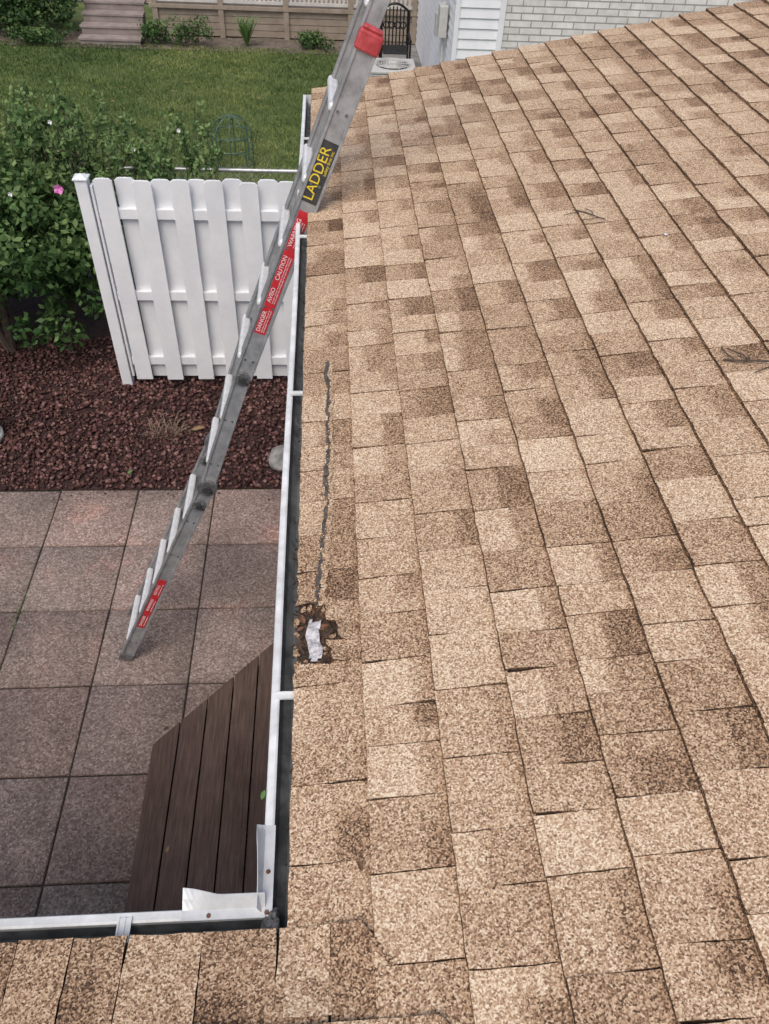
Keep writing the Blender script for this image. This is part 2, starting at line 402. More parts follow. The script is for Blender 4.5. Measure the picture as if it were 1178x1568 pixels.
def blob(name,c,r,mat,parent=None,seed=0,flat=1,amp=.35,n=14,freq=1):
    rr=random.Random(seed); vs=[];fs=[]
    ph=[rr.uniform(0,6) for _ in range(6)]
    m=n//2+1
    for i in range(m+1):
        th=math.pi*i/m
        for j in range(n):
            p=2*math.pi*j/n; d=1+amp*.5*(math.sin(3*p*freq+ph[0]+2*th)+math.sin(5*th+ph[1]+p))*math.sin(th)*.6+rr.uniform(-amp,amp)*.25*math.sin(th)
            vs.append((c[0]+r[0]*d*math.sin(th)*math.cos(p),c[1]+r[1]*d*math.sin(th)*math.sin(p),c[2]+r[2]*d*math.cos(th)))
    for i in range(m):
        for j in range(n): a=i*n+j;e=i*n+(j+1)%n; fs.append((a,a+n,e+n,e))
    return mesh_obj(name,vs,fs,mat,parent,True)
M_seal=simple('old_sealant',(.05,.05,.05),(.34,.34,.33),90,.7,0,.9,.004)
blob('gutter_sealant',(XO+.022,YO-.028,ZL+.001),(.014,.021,.012),M_seal,house,3,1,.8,20)
blob('gutter_sealant_b',(XO+.018,YO-.045,ZL-.006),(.012,.013,.012),M_seal,house,5,1,.8,20)
# leaf grit lying in the trough
b=MB()
for k in range(260):
    if random.random()<.75: x=XO+random.uniform(.022,.07); y=random.uniform(YO+.02,YFAR)
    else: y=YO-random.uniform(.022,.07); x=random.uniform(-1.6,XO)
    z=ZL-.046; a=random.uniform(0,3.14); l=random.uniform(.002,.007)
    b.obox((x-math.cos(a)*l,y-math.sin(a)*l,z),(x+math.cos(a)*l,y+math.sin(a)*l,z+.002),(-math.sin(a),math.cos(a),.1),(0,0,1),random.uniform(.002,.005),.002)
b.obj('gutter_grit',M_felt,house)
# ---- open crack / tar seam on the shingles
tar=[(-.004,2.03),(-.001,1.85),(-.006,1.72),(-.002,1.60),(-.009,1.50),(-.006,1.40),(-.014,1.30),(-.022,1.22),(-.028,1.14),(-.030,1.075)]
def tarx(q):
    i=min(int(q),len(tar)-2); f=q-i
    return tar[i][0]*(1-f)+tar[i+1][0]*f, tar[i][1]*(1-f)+tar[i+1][1]*f
def seam(dxo,wbase,wamp,hh,seed,gaps):
    rr=random.Random(seed); vs=[];fs=[];N=320; wv=0; s2=0
    for k in range(N+1):
        x,y=tarx(k/N*(len(tar)-1))
        wv=.8*wv+rr.uniform(-.0016,.0016); s2=.75*s2+rr.uniform(-.0016,.0016)
        x+=.002*math.sin(k*.33)+wv*.8+dxo; w=wbase+wamp*max(0,math.sin(k*.10+.5))*max(0,math.sin(k*.043+1))+abs(s2)+(.0022 if k>150 else 0)
        if gaps and ((1.72<y<1.76) or (k//8)%9==3): w*=.4
        fr=((x-XE)%EXPO)/EXPO; h=.0158*(1-fr)+.0037*fr+hh
        for sgn in(-1,1):
            xx=x+sgn*w+rr.uniform(-.0009,.0009); vs.append((xx,y,ZE+SL*(xx-XE)+h))
    for k in range(N): a=2*k; fs.append((a,a+1,a+3,a+2))
    return vs,fs
vs,fs=seam(0,.0036,.0058,.0014,5,True); mesh_obj('tar_seam',vs,fs,M_tar,house)
vs,fs=seam(.0100,.0034,.001,.0030,9,False)
o=fast_mesh('lifted_shingle_edge',vs,fs,M_sh,house,[(.54,.0,0,1)]*len(vs))
fV=[];fF=[];fC=[]
def flake(x,y,z,r,tone,tilt=.25):
    n=7; b0=len(fV); a0=random.uniform(0,6); tx=random.uniform(-tilt,tilt); ty=random.uniform(-tilt,tilt)
    pts=[]
    for i in range(n):
        a=a0+6.283*i/n; rr_=r*random.uniform(.5,1.2); dx=math.cos(a)*rr_; dy=math.sin(a)*rr_
        pts.append((x+dx,y+dy,z+SL*dx+tx*dx+ty*dy))
    fV.append((x,y,z+.001)); fC.append((tone,0,0,1))
    for p in pts: fV.append(p); fC.append((tone,0,0,1))
    for i in range(n): fF.append((b0,b0+1+i,b0+1+(i+1)%n))
for k in range(110):
    q=random.uniform(1,9); x,y=tarx(q); x+=random.gauss(0,.008)
    fr=min(.98,((x-XE)/EXPO)); flake(x,y,ZE+SL*(x-XE)+.0158*(1-fr)+.0037*fr+.0024,random.uniform(.0015,.0042),random.uniform(.15,.8),.1)
for k in range(34):
    a=random.uniform(0,6.283); x=XE+.036+.042*math.cos(a)*random.uniform(.8,1.15); y=1.005+.084*math.sin(a)*random.uniform(.85,1.1)
    if x<XE-.002: x=XE+random.uniform(0,.01)
    flake(x,y,ZE+SL*(x-XE)+random.uniform(.002,.012),random.uniform(.003,.009),random.uniform(.25,.55))
fast_mesh('torn_shingle_flakes',fV,fF,M_sh,house,fC)
vs=[];fs=[];n=14;m=5
for i in range(n):
    for j in range(m):
        y=.932+i/(n-1)*.115; x=-.052+j/(m-1)*.028+.004*math.sin(i*.6)+random.uniform(-.0015,.0015)
        vs.append((x,y,ZE+SL*(x-XE)+.007+random.uniform(-.0015,.002)+.003*math.sin(i*1.3+j)))
for i in range(n-1):
    for j in range(m-1):
        if (i in(0,n-2) and random.random()<.5): continue
        a=i*m+j; fs.append((a,a+1,a+m+1,a+m))
mesh_obj('exposed_flashing',vs,fs,M_flash,house)
b=MB()
for k in range(150):
    x=random.uniform(XE+.002,XE+.085); y=random.uniform(.925,1.085)
    if -.054<x<-.02 and y<1.05 and random.random()<.88: continue
    z=ZE+SL*(x-XE)+random.uniform(-.002,.004); a=random.uniform(0,3.14); l=random.uniform(.002,.009)
    b.obox((x-math.cos(a)*l,y-math.sin(a)*l,z),(x+math.cos(a)*l,y+math.sin(a)*l,z+random.uniform(0,.004)),(-math.sin(a),math.cos(a),.2),(0,0,1),random.uniform(.002,.006),.002,random.choice([0,0,0,0,2]))
b.obj('torn_shingle_debris',[M_felt,M_sh,M_rust],house)
def leafobj(name,x,y,z,s,ang,mat,parent=None):
    c,si=math.cos(ang),math.sin(ang); pts=[(-1,0,0),(-.4,.45,.15),(.4,.4,.2),(1,0,.05),(.4,-.4,.2),(-.4,-.45,.15),(0,0,-.02)]
    vs=[(x+s*(p[0]*c-p[1]*si),y+s*(p[0]*si+p[1]*c),z+s*p[2]) for p in pts]
    mesh_obj(name,vs,[(0,1,6),(1,2,6),(2,3,6),(3,4,6),(4,5,6),(5,0,6)],mat,parent)
leafobj('debris_leaf',XE+.014,1.045,ZE+.014,.014,1.9,M_rust,house); leafobj('debris_leaf_b',XE+.010,1.02,ZE+.012,.010,.6,M_rust,house)
leafobj('debris_leaf_c',.045,.50,roofz(.045,.5)+.016,.010,1.9,M_rust,house)
def twig(name,x,y,ang,L,r=.0026):
    b=MB()
    def br(x,y,a,L,r,d):
        p=[(x,y)]; n=5
        for k in range(n):
            a+=random.uniform(-.25,.25); x+=math.cos(a)*L/n; y+=math.sin(a)*L/n; p.append((x,y))
            if d>0 and random.random()<.5: br(x,y,a+random.choice([-1,1])*random.uniform(.5,1),L*.45,r*.6,d-1)
        b.poly([(q[0],q[1],roofz(*q)+.018) for q in p],r,5)
    br(x,y,ang,L,r,1); return b.obj(name,M_bark,None)
twig('twig',.98,2.60,2.3,.14,.0022); twig('twig',1.22,1.64,2.75,.17,.003)
mesh_obj('fallen_petal',[(1.13,2.42,roofz(1.13,2.42)+.014),(1.142,2.424,roofz(1.13,2.42)+.017),(1.14,2.436,roofz(1.13,2.42)+.014),(1.128,2.432,roofz(1.13,2.42)+.016)],[(0,1,2,3)],M_wht)

# ================================================================ GROUND
g=mesh_obj('ground',[(-150,-150,-.03),(150,-150,-.03),(150,150,-.03),(-150,150,-.03)],[(0,1,2,3)],M_lawn)
P=.597; Y0=4.53; XL0=-.912
patio=empty('paver_patio')
TVp=[];TFp=[];TCp=[]
for i in range(-2,10):
    for j in range(0,8):
        x1=XL0-P*i; x0=x1-P; y1=Y0-P*j; y0=y1-P
        if x0>.3 or x0<-6: continue
        gp=.005; x0+=gp+random.uniform(0,.003);x1-=gp;y0+=gp;y1-=gp+random.uniform(0,.003)
        z=random.uniform(-.003,.003); tl=[random.uniform(-.003,.003) for _ in range(4)]
        rot=random.uniform(-.004,.004)
        c=random.uniform(.84,1.1); rc=random.uniform(-.03,.05)
        col=(c*(1+rc),c,c*(1-rc*.4),1); b0=len(TVp); bv=.006
        def rt(x,y): return x+rot*(y-y0),y-rot*(x-x0)
        for (x,y),t_ in zip(((x0,y0),(x1,y0),(x1,y1),(x0,y1)),tl): TVp.append((*rt(x,y),z+t_-.006))
        for (x,y),t_ in zip(((x0+bv,y0+bv),(x1-bv,y0+bv),(x1-bv,y1-bv),(x0+bv,y1-bv)),tl): TVp.append((*rt(x,y),z+t_))
        for (x,y) in ((x0,y0),(x1,y0),(x1,y1),(x0,y1)): TVp.append((*rt(x,y),-.03))
        TCp+=[col]*12
        TFp.append((b0+4,b0+5,b0+6,b0+7))
        for k in range(4): 
            k2=(k+1)%4; TFp.append((b0+k,b0+k2,b0+4+k2,b0+4+k)); TFp.append((b0+8+k,b0+8+k2,b0+k2,b0+k))
fast_mesh('pavers',TVp,TFp,M_pav,patio,TCp)
mesh_obj('joint_sand',[(-6.5,-.3,-.015),(.33,-.3,-.015),(.33,Y0,-.015),(-6.5,Y0,-.015)],[(0,1,2,3)],M_joint,patio)
def grid_obj(name,x0,x1,y0,y1,z,nx,ny,amp,mat,parent=None):
    xs=np.linspace(x0,x1,nx);ys=np.linspace(y0,y1,ny);X,Y=np.meshgrid(xs,ys)
    Z=z+amp*(np.sin(X*2.3+1)*np.cos(Y*3.1)+.5*np.sin(X*5+Y*4))
    V=np.stack([X.ravel(),Y.ravel(),Z.ravel()],1); I=np.arange(nx*ny).reshape(ny,nx)
    F=np.stack([I[:-1,:-1].ravel(),I[:-1,1:].ravel(),I[1:,1:].ravel(),I[1:,:-1].ravel()],1)
    return fast_mesh(name,V,F,mat,parent,smooth=True)
bed=empty('lava_rock_bed')
grid_obj('bed_soil',-6.5,.35,Y0+.005,8.0,-.008,60,40,.006,M_mulch,bed)
def rocks(n,x0,x1,y0,y1,z,smin,smax,seed=1):
    r=np.random.default_rng(seed)
    base=np.array([(1,0,0),(-1,0,0),(0,1,0),(0,-1,0),(0,0,1),(0,0,-1)],float)
    F0=np.array([(0,2,4),(2,1,4),(1,3,4),(3,0,4),(2,0,5),(1,2,5),(3,1,5),(0,3,5)])
    V=np.repeat(base[None],n,0)*r.uniform(.5,1.3,(n,6,1))+r.uniform(-.25,.25,(n,6,3))
    V*=r.uniform(smin,smax,(n,1,1)); V[:,:,2]*=.75
    a=r.uniform(0,6.28,n); c,s=np.cos(a),np.sin(a)
    x=V[:,:,0]*c[:,None]-V[:,:,1]*s[:,None]; y=V[:,:,0]*s[:,None]+V[:,:,1]*c[:,None]
    V[:,:,0]=x+r.uniform(x0,x1,n)[:,None]; V[:,:,1]=y+(y0+(y1-y0)*r.uniform(0,1,n))[:,None]; V[:,:,2]+=z+r.uniform(-.004,.016,n)[:,None]
    F=(F0[None]+6*np.arange(n)[:,None,None]).reshape(-1,3)
    t=np.repeat(np.clip(r.beta(1.7,2.2,n),0,1),6); C=np.stack([t,t,t,np.ones_like(t)],1)
    return V.reshape(-1,3),F,C
V,F,C=rocks(13000,-4.2,.2,Y0+.012,6.7,.004,.011,.028)
fast_mesh('lava_rocks',V,F,M_rock,bed,C)
V,F,C=rocks(60,-3.2,-.3,Y0-.14,Y0+.02,.002,.004,.012,4)
fast_mesh('stray_rocks',V,F,M_rock,bed,C)

# ---- low timber deck
b=MB(); bw=.142; x=-1.02; zt=.2
while x<.3:
    x0,x1=x+.004,x+bw-.004
    if x1>.3: break
    def ytop(xx): return 2.211+(xx+1.02)*1.045
    ya,yb_=ytop(x0),ytop(x1); ys=.08
    dz=random.uniform(-.0015,.0015)
    vs=[(x0,ys,zt-.035),(x1,ys,zt-.035),(x1,yb_,zt-.035),(x0,ya,zt-.035),(x0,ys,zt+dz),(x1,ys,zt+dz),(x1,yb_,zt+dz),(x0,ya,zt+dz)]
    b.add(vs,[(0,3,2,1),(4,5,6,7),(0,1,5,4),(1,2,6,5),(2,3,7,6),(3,0,4,7)])
    x+=bw
b.box(-1.0,-.96,.1,2.2,0.0,zt-.037)
b.obox((-.985,2.18,.08),(.25,3.47,.08),(0,0,1),(1,-1,0),.16,.03)
dk=b.obj('timber_deck',M_deck,None,.003)

# ================================================================ FENCE
fence=empty('white_board_fence')
FY=5.95
b=MB()
def picket(b,x,yc,z0,z1,w=.14,t=.018,dx=0,ear=.022):
    x0,x1=x-w/2,x+w/2
    pf=[(x0,z0),(x1,z0),(x1+dx,z1-ear),(x1-ear+dx,z1-.003),((x0+x1)/2+dx,z1),(x0+ear+dx,z1-.003),(x0+dx,z1-ear)]
    n=len(pf); vs=[(q[0],yc-t/2,q[1]) for q in pf]+[(q[0],yc+t/2,q[1]) for q in pf]
    b.add(vs,[tuple(range(n)),tuple(range(2*n-1,n-1,-1))]+[(i,(i+1)%n,n+(i+1)%n,n+i)[::-1] for i in range(n)])
x=-1.66
while x<.25:
    picket(b,x+random.uniform(-.006,.006),FY-.030,.07+random.uniform(-.012,.012),1.87+random.uniform(-.012,.012),.142,dx=random.uniform(-.01,.01))
    picket(b,x+.135,FY+.030,.07,1.86+random.uniform(-.01,.01),.15,dx=random.uniform(-.006,.006))
    x+=.27
b.obj('pickets',M_white,fence,.003)
b=MB()
for z in(.26,.90,1.60): b.box(-1.75,.3,FY-.0205,FY+.0205,z-.04,z+.04)
b.obj('rails',M_white,fence,.003)
b=MB(); b.box(-1.875,-1.785,FY-.045,FY+.045,-.02,1.86); b.box(-1.885,-1.775,FY-.055,FY+.055,1.86,1.875)
b.add([(-1.88,FY-.05,1.875),(-1.78,FY-.05,1.875),(-1.78,FY+.05,1.875),(-1.88,FY+.05,1.875),(-1.83,FY,1.90)],[(0,1,4),(1,2,4),(2,3,4),(3,0,4)])
b.box(-1.775,-1.755,FY-.03,FY+.03,.10,1.82)
b.box(.22,.31,FY-.045,FY+.045,-.02,1.86)
b.obj('posts',M_white,fence,.004)

# ================================================================ LADDER
lad=empty('folding_ladder')
foot=Vector((-1.32,2.93,0.03)); h1=Vector((-.643,3.0,1.46)); h2=Vector((-.406,3.05,2.117)); cap=Vector((.158,3.17,3.497))
W=.36
def perp(d): return Vector((0,1,0)).cross(d).normalized()
def rail(b,p0,p1,w=.08,t=.028,mi=0):
    d=(p1-p0).normalized(); s=perp(d)
    yv=Vector((0,1,0))
    b.obox(p0,p1,s,yv,w,t*.5,mi)
    for e in(-1,1): b.obox(p0+s*e*(w/2-.005),p1+s*e*(w/2-.005),s,yv,.011,t,mi)
b=MB()
segs=[(foot,h1,.080),(h1,h2,.074),(h2,cap,.086)]
for dy in(0,W):
    o=Vector((0,dy,0))
    for i,(p,q,w) in enumerate(segs): rail(b,p+o,q+o,w)
d3=(cap-h2).normalized(); s3=perp(d3)
for dy in(.034,W-.034):
    o=Vector((0,dy,0))-s3*.012; rail(b,h2+o+d3*.12,h2+o+d3*2.35,.066,.024)
b.obj('side_rails',M_alu,lad,.0015)
b=MB()
def rungs(b,p,q,n,st,off,w=.05,sp=.285,y0=.004,y1=None):
    L=(q-p).length; d=(q-p)/L; s=perp(d); y1=W-.004 if y1 is None else y1
    for k in range(n):
        t=st+k*sp
        if t>L-.02: break
        c=p+d*t-s*off; b.obox(c+Vector((0,y0,0)),c+Vector((0,y1,0)),s,d,w,.032)
rungs(b,foot,h1,6,.17,.029,.036); rungs(b,h1,h2,3,.16,.028,.036); rungs(b,h2,cap+d3*.02,6,.10,.036,.040)
rungs(b,cap,cap+d3*.9,4,.10,.036,.042,y0=.04,y1=W-.04)
b.obj('rungs',M_rung,lad,.010)
b=MB()
for h,r in((h1,.052),(h1-(h1-foot).normalized()*.13,.036),(h2,.036)):
    for dy in(0,W):
        b.tube(h+Vector((0,dy-.022,0)),h+Vector((0,dy+.022,0)),r,n=24,mi=0)
        b.tube(h+Vector((0,dy-.036,0)),h+Vector((0,dy-.022,0)),r*.45,n=16,mi=1)
        b.tube(h+Vector((0,dy-.028,0))+Vector((.02,0,-.025)),h+Vector((0,dy-.018,0))+Vector((.02,0,-.025)),.008,n=8,mi=1)
        for a in range(4): 
            cc=h+Vector((math.cos(a*1.57+.5)*r*.72,dy-.026,math.sin(a*1.57+.5)*r*.72)); b.tube(cc,cc+Vector((0,.006,0)),.005,n=8,mi=0)
b.obj('hinge_locks',[M_steel,M_dark],lad,.002)
d1=(h1-foot).normalized()
b=MB()
for dy in(0,W): b.obox(foot+Vector((0,dy,0))-d1*.03,foot+Vector((0,dy,0))+d1*.04,perp(d1),(0,1,0),.086,.034)
b.obj('rubber_feet',M_steel,lad,.006)
b=MB()
for (p,q,st,n_) in((foot,h1,.17,5),(h1,h2,.16,2),(h2,cap,.10,5)):
    d=(q-p).normalized(); s=perp(d)
    for k in range(n_):
        for e in(-.018,.018):
            c=p+d*(st+k*.285)+s*e-Vector((0,.0105,0)); b.tube(c,c+Vector((0,.006,0)),.006,n=10)
b.obj('rivets',M_steel,lad)
b=MB()
c=cap; b.obox(c-d3*.035,c+d3*.035,s3,(0,1,0),.094,.042)
b.obox(c+d3*.033,c+d3*.050,s3,(0,1,0),.075,.034)
b.obj('red_end_cap',M_redcap,lad,.012)
def label(p,q,w,mat,name):
    d=(q-p).normalized(); b=MB(); o=Vector((0,-.0085,0)); b.obox(p+o,q+o,perp(d),(0,1,0),w,.001); b.obj(name,mat,lad)
def text(body,p,d,size,mat,off=0,dy=-.0095):
    cu=bpy.data.curves.new('print','FONT'); cu.body=body; cu.size=size; cu.extrude=.0003; cu.align_y='CENTER'
    o=bpy.data.objects.new('label_print',cu); COL.objects.link(o)
    x=d.normalized(); n=Vector((0,-1,0)); y=n.cross(x).normalized(); n=x.cross(y)
    M=Matrix((x,y,n)).transposed().to_4x4(); M.translation=p+Vector((0,dy,0))+y*off; o.matrix_world=M
    cu.materials.append(mat); dg=bpy.context.evaluated_depsgraph_get(); dg.update()
    me=bpy.data.meshes.new_from_object(o.evaluated_get(dg)); me.transform(M)
    o2=bpy.data.objects.new('label_print',me); COL.objects.link(o2); o2.parent=lad
    bpy.data.objects.remove(o)
label(h2+d3*.25,h2+d3*.84,.050,M_red,'warning_label')
for k,(s,tx) in enumerate([(.26,'DANGER'),(.41,'AVISO'),(.52,'CAUTION'),(.68,'WARNING')]):
    text(tx,h2+d3*s,d3,.026,M_wht,.010)
    text('keep clear of power lines and set',h2+d3*s,d3,.0085,M_wht,-.006)
    text('face the ladder when climbing up',h2+d3*s,d3,.0085,M_wht,-.015)
label(h2+d3*.88,h2+d3*1.13,.064,M_dark,'maker_label')
text('LADDER',h2+d3*.89,d3,.058,M_yel,.008); text('safety first inc',h2+d3*1.0,d3,.018,M_yel,-.02)
label(foot+d1*.33,foot+d1*.80,.046,M_red,'lower_warning_label')
for s,tx in((.35,'DANGER'),(.50,'WARNING'),(.66,'NOTICE')):
    text(tx,foot+d1*s,d1,.024,M_wht,.006); text('read instructions before use',foot+d1*s,d1,.009,M_wht,-.013)

# ================================================================ VEGETATION
def leaf_cloud(clumps,n_per,size,seed):
    r=np.random.default_rng(seed); Vs=[];Cs=[]
    for (cx,cy,cz,rx,ry,rz_,br) in clumps:
        n=int(n_per*rx*ry*4+n_per*.15)
        d=r.normal(size=(n,3)); d/=np.linalg.norm(d,axis=1)[:,None]; rad=r.uniform(.35,1.05,n)**.7
        p=d*rad[:,None]*np.array([rx,ry,rz_])+np.array([cx,cy,cz])
        p[:,2]=np.maximum(p[:,2],.05)
        a=r.normal(size=(n,3)); a[:,2]-=.2; a/=np.linalg.norm(a,axis=1)[:,None]
        nn=d*.6+r.normal(size=(n,3))*.55; nn[:,2]+=.7
        bb=np.cross(nn,a); bb/=np.linalg.norm(bb,axis=1)[:,None]; 
        nrm=np.cross(a,bb)
        s=r.uniform(.6,1.25,n)[:,None]*size
        q=np.stack([p-a*s*.5,p+bb*s*.30-nrm*s*.05,p+a*s*.55,p-bb*s*.30-nrm*s*.05],1)
        Vs.append(q.reshape(-1,3))
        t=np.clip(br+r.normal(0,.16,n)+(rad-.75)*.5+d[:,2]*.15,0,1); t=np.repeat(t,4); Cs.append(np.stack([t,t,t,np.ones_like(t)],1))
    V=np.concatenate(Vs);C=np.concatenate(Cs); F=np.arange(len(V)).reshape(-1,4)
    return V,F,C
def shrub(name,clumps,n_per,size,seed,trunks=()):
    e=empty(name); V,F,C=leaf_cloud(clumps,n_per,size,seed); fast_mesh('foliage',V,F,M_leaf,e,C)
    b=MB()
    for (x,y,r0),tops in trunks:
        for (tx,ty,tz) in tops:
            mx,my=(x+tx)/2+random.uniform(-.1,.1),(y+ty)/2+random.uniform(-.1,.1)
            b.tube((x,y,-.02),(mx,my,tz*.5),r0,r0*.6,8); b.tube((mx,my,tz*.5),(tx,ty,tz),r0*.6,r0*.2,7)
    if trunks: b.obj('branches',M_bark,e)
    return e
rr=random.Random(11); cl=[]
for k in range(210):
    x=rr.uniform(-5.0,-1.98); y=rr.uniform(6.05,7.5); z=rr.uniform(.32,1.50)
    if y<6.4 and z>1.3: continue
    if x>-2.2 and (z<.45): continue
    if z<.6 and x<-2.7 and y<6.7: continue
    r=rr.uniform(.12,.26); cl.append((x,y,z,r,r,r*.8,min(.9,rr.uniform(.15,.66)+.12*(z-.8))))
for k in range(105):
    x=rr.uniform(-5.0,-1.2); y=rr.uniform(6.8,8.0); z=rr.uniform(1.1,1.78)-max(0,x+2.2)*.28
    r=rr.uniform(.06,.17); cl.append((x,y,z,r,r,r*1.1,rr.uniform(.4,1)))
trk=[((-3.03,6.50,.05),[(-3.4,6.5,1.2),(-2.8,6.9,1.5),(-3.1,7.1,1.6)]),((-3.6,6.9,.035),[(-4.1,7.0,1.5),(-3.5,7.3,1.6)]),((-2.6,7.1,.03),[(-2.2,7.2,1.6),(-2.6,7.5,1.7),(-1.8,7.4,1.5)])]
bush=shrub('rose_of_sharon_bush',cl,430,.070,3,trk)
b=MB(); cl=[]
for k in range(230):
    x=rr.uniform(-4.8,-1.0); y=rr.uniform(6.8,7.9); z=rr.uniform(1.25,1.6)-max(0,x+2.2)*.25
    q=(x+rr.uniform(-.16,.16),y+rr.uniform(-.12,.12),z+rr.uniform(.25,.55)); b.tube((x,y,z),q,.004,.0015,5)
    for j in range(5):
        f_=rr.uniform(.3,1); cl.append((x+(q[0]-x)*f_,y+(q[1]-y)*f_,z+(q[2]-z)*f_,.045,.045,.05,rr.uniform(.5,1)))
b.obj('twig_tips',M_bark,bush)
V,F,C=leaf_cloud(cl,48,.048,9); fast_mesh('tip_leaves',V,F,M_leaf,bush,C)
def flower(x,y,z,r,parent,mat):
    b=MB()
    for k in range(5):
        a=k*1.2566; c=Vector((math.cos(a),-.3,math.sin(a)))*r; s=Vector((-math.sin(a),0,math.cos(a)))*r*.5
        o=Vector((x,y,z)); b.add([o,o+c*.6-s,o+c+Vector((0,-.01,0)),o+c*.6+s],[(0,1,2,3)])
    return b.obj('blossom',mat,parent)
flower(-2.03,6.0,1.76,.042,bush,M_pink)
for (x,y,z) in ((-1.32,7.4,1.72),(-2.3,7.0,1.9),(-2.9,6.9,1.8),(-1.7,7.2,1.62),(-3.2,6.6,1.5),(-2.6,6.5,1.5)): flower(x,y,z,.020,bush,M_wht)
cl=[(rr.uniform(-8,-4.75),rr.uniform(16.7,18.2),rr.uniform(.15,.95),.35,.35,.3,rr.uniform(.0,.4)) for _ in range(70)]
shrub('dark_hedge',cl,160,.09,5)
for (x,y,r,h) in((-2.5,16.8,.42,.4),(-.2,16.9,.25,.2),(-5.3,16.6,.35,.25),(-3.2,16.9,.2,.3)):
    cl=[(x+rr.uniform(-r,r),y+rr.uniform(-r,r)*.5,rr.uniform(.1,h),.16,.16,.13,rr.uniform(.2,.6)) for _ in range(14)]
    shrub('low_garden_shrub',cl,260,.06,8)
b=MB()
for k in range(60):
    a=rr.uniform(0,6.28); L=rr.uniform(.3,.7); x,y=-1.5,16.9; lean=rr.uniform(.1,.8)
    p0=Vector((x,y,0)); p1=p0+Vector((math.cos(a)*L*lean*.5,math.sin(a)*L*lean*.5,L*.7)); p2=p0+Vector((math.cos(a)*L*lean,math.sin(a)*L*lean,L*.75))
    s=Vector((-math.sin(a),math.cos(a),0))*.012; b.add([p0-s,p0+s,p1+s,p1-s],[(0,1,2,3)]); b.add([p1-s,p1+s,p2],[(0,1,2)])
b.obj('iris_plant',M_green,None)
r=np.random.default_rng(5); n=150000
gx=r.uniform(-11,1.2,n); gy=8+ (r.uniform(0,1,n)**1.15)*8.8
keep=~((gx>.55)&(gy>9.5)); gx=gx[keep];gy=gy[keep];n=len(gx)
h=r.uniform(.02,.05,n); a=r.uniform(0,6.28,n); w=.005+.003*(gy-8)/8
lx=r.normal(0,.02,n); ly=r.normal(0,.02,n)
V=np.zeros((n,3,3)); V[:,0,0]=gx-np.cos(a)*w; V[:,0,1]=gy-np.sin(a)*w; V[:,1,0]=gx+np.cos(a)*w; V[:,1,1]=gy+np.sin(a)*w
V[:,2,0]=gx+lx;V[:,2,1]=gy+ly;V[:,2,2]=h; V[:,:2,2]=-.012
vn=np.zeros(n)
for q in range(14):
    fr=.5*1.38**q; th=r.uniform(0,6.28); ph=r.uniform(0,6.28); vn+=np.sin(fr*(gx*np.cos(th)+gy*np.sin(th))+ph)/(q*.35+1.6)
t=.43+.24*vn+r.normal(0,.15,n); t=np.repeat(np.clip(t,0,1),3); C=np.stack([t,t,t,np.ones_like(t)],1)
lawn=grid_obj('lawn',-14,1.0,8.0,16.7,-.012,80,60,.006,M_lawn)
fast_mesh('grass_blades',V.reshape(-1,3),np.arange(3*n).reshape(-1,3),M_grassb,lawn,C)
grid_obj('planting_bed',-14,1.6,16.55,17.6,-.004,80,12,.01,M_soil)
b=MB()
for k in range(60):
    x,y=rr.uniform(-7,.3),rr.uniform(8.5,16.3); s=rr.uniform(.015,.035); b.add([(x-s,y,.045),(x,y-s*.6,.05),(x+s,y,.045),(x,y+s*.6,.055)],[(0,1,2,3)])
b.obj('lawn_leaf_litter',M_dry,lawn)
b=MB()
for k in range(70):
    a=rr.uniform(0,6.28); L=rr.uniform(.05,.17); x,y=-1.37+rr.uniform(-.14,.14),5.22+rr.uniform(-.06,.06)
    p0=Vector((x,y,0)); p1=p0+Vector((math.cos(a)*L,math.sin(a)*L,L*rr.uniform(.3,.9)))
    s=Vector((-math.sin(a),math.cos(a),0))*.004; b.add([p0-s,p0+s,p1+s*.6,p1-s*.6],[(0,1,2,3)])
    if k%3==0: b.add([p1,p1+Vector((.025,.01,.004)),p1+Vector((.035,0,.012)),p1+Vector((.015,-.012,.006))],[(0,1,2,3)])
b.obj('withered_plant',M_dryst,None)
for (x,y,z,s,a,m) in((-1.12,5.25,.03,.06,.3,M_dry),(-.85,1.62,.205,.02,1.4,M_dry),(-1.0,2.42,.008,.022,.4,M_rust),(-.95,5.0,.03,.03,2,M_dry),(-.7,5.5,.03,.03,1,M_dry),(-1.6,4.7,.03,.03,1,M_green)):
    leafobj('fallen_leaf',x,y,z,s,a,m)
leafobj('fallen_leaf',XO-.004,.66,ZL+.008,.010,1.3,M_green)
b=MB()
for k in range(170):
    x=XL0-P*rr.choice([2,3,2,3,4])+rr.gauss(0,.015); y=Y0-P*rr.choice([1,2,2,3])+rr.gauss(0,.12)
    L=rr.uniform(.01,.03); a=rr.uniform(0,6.28); p0=Vector((x,y,-.004)); p1=p0+Vector((math.cos(a)*L,math.sin(a)*L,L))
    s=Vector((-math.sin(a),math.cos(a),0))*.003; b.add([p0-s,p0+s,p1],[(0,1,2)])
b.obj('joint_weeds',M_green,None)
blob('round_stone',(-.37,4.86,.03),(.14,.16,.05),M_stone,None,2,1,.12,20)
st=empty('garden_statue')
def lathe(name,c,prof,mat,parent,n=20):
    vs=[];fs=[]
    for r_,z in prof:
        for i in range(n): t=6.2832*i/n; vs.append((c[0]+r_*math.cos(t),c[1]+r_*math.sin(t),c[2]+z))
    for k in range(len(prof)-1):
        for i in range(n): a=k*n+i;e=k*n+(i+1)%n; fs.append((a,e,e+n,a+n))
    fs.append(tuple(range(n-1,-1,-1))); fs.append(tuple((len(prof)-1)*n+i for i in range(n)))
    return mesh_obj(name,vs,fs,mat,parent,True)
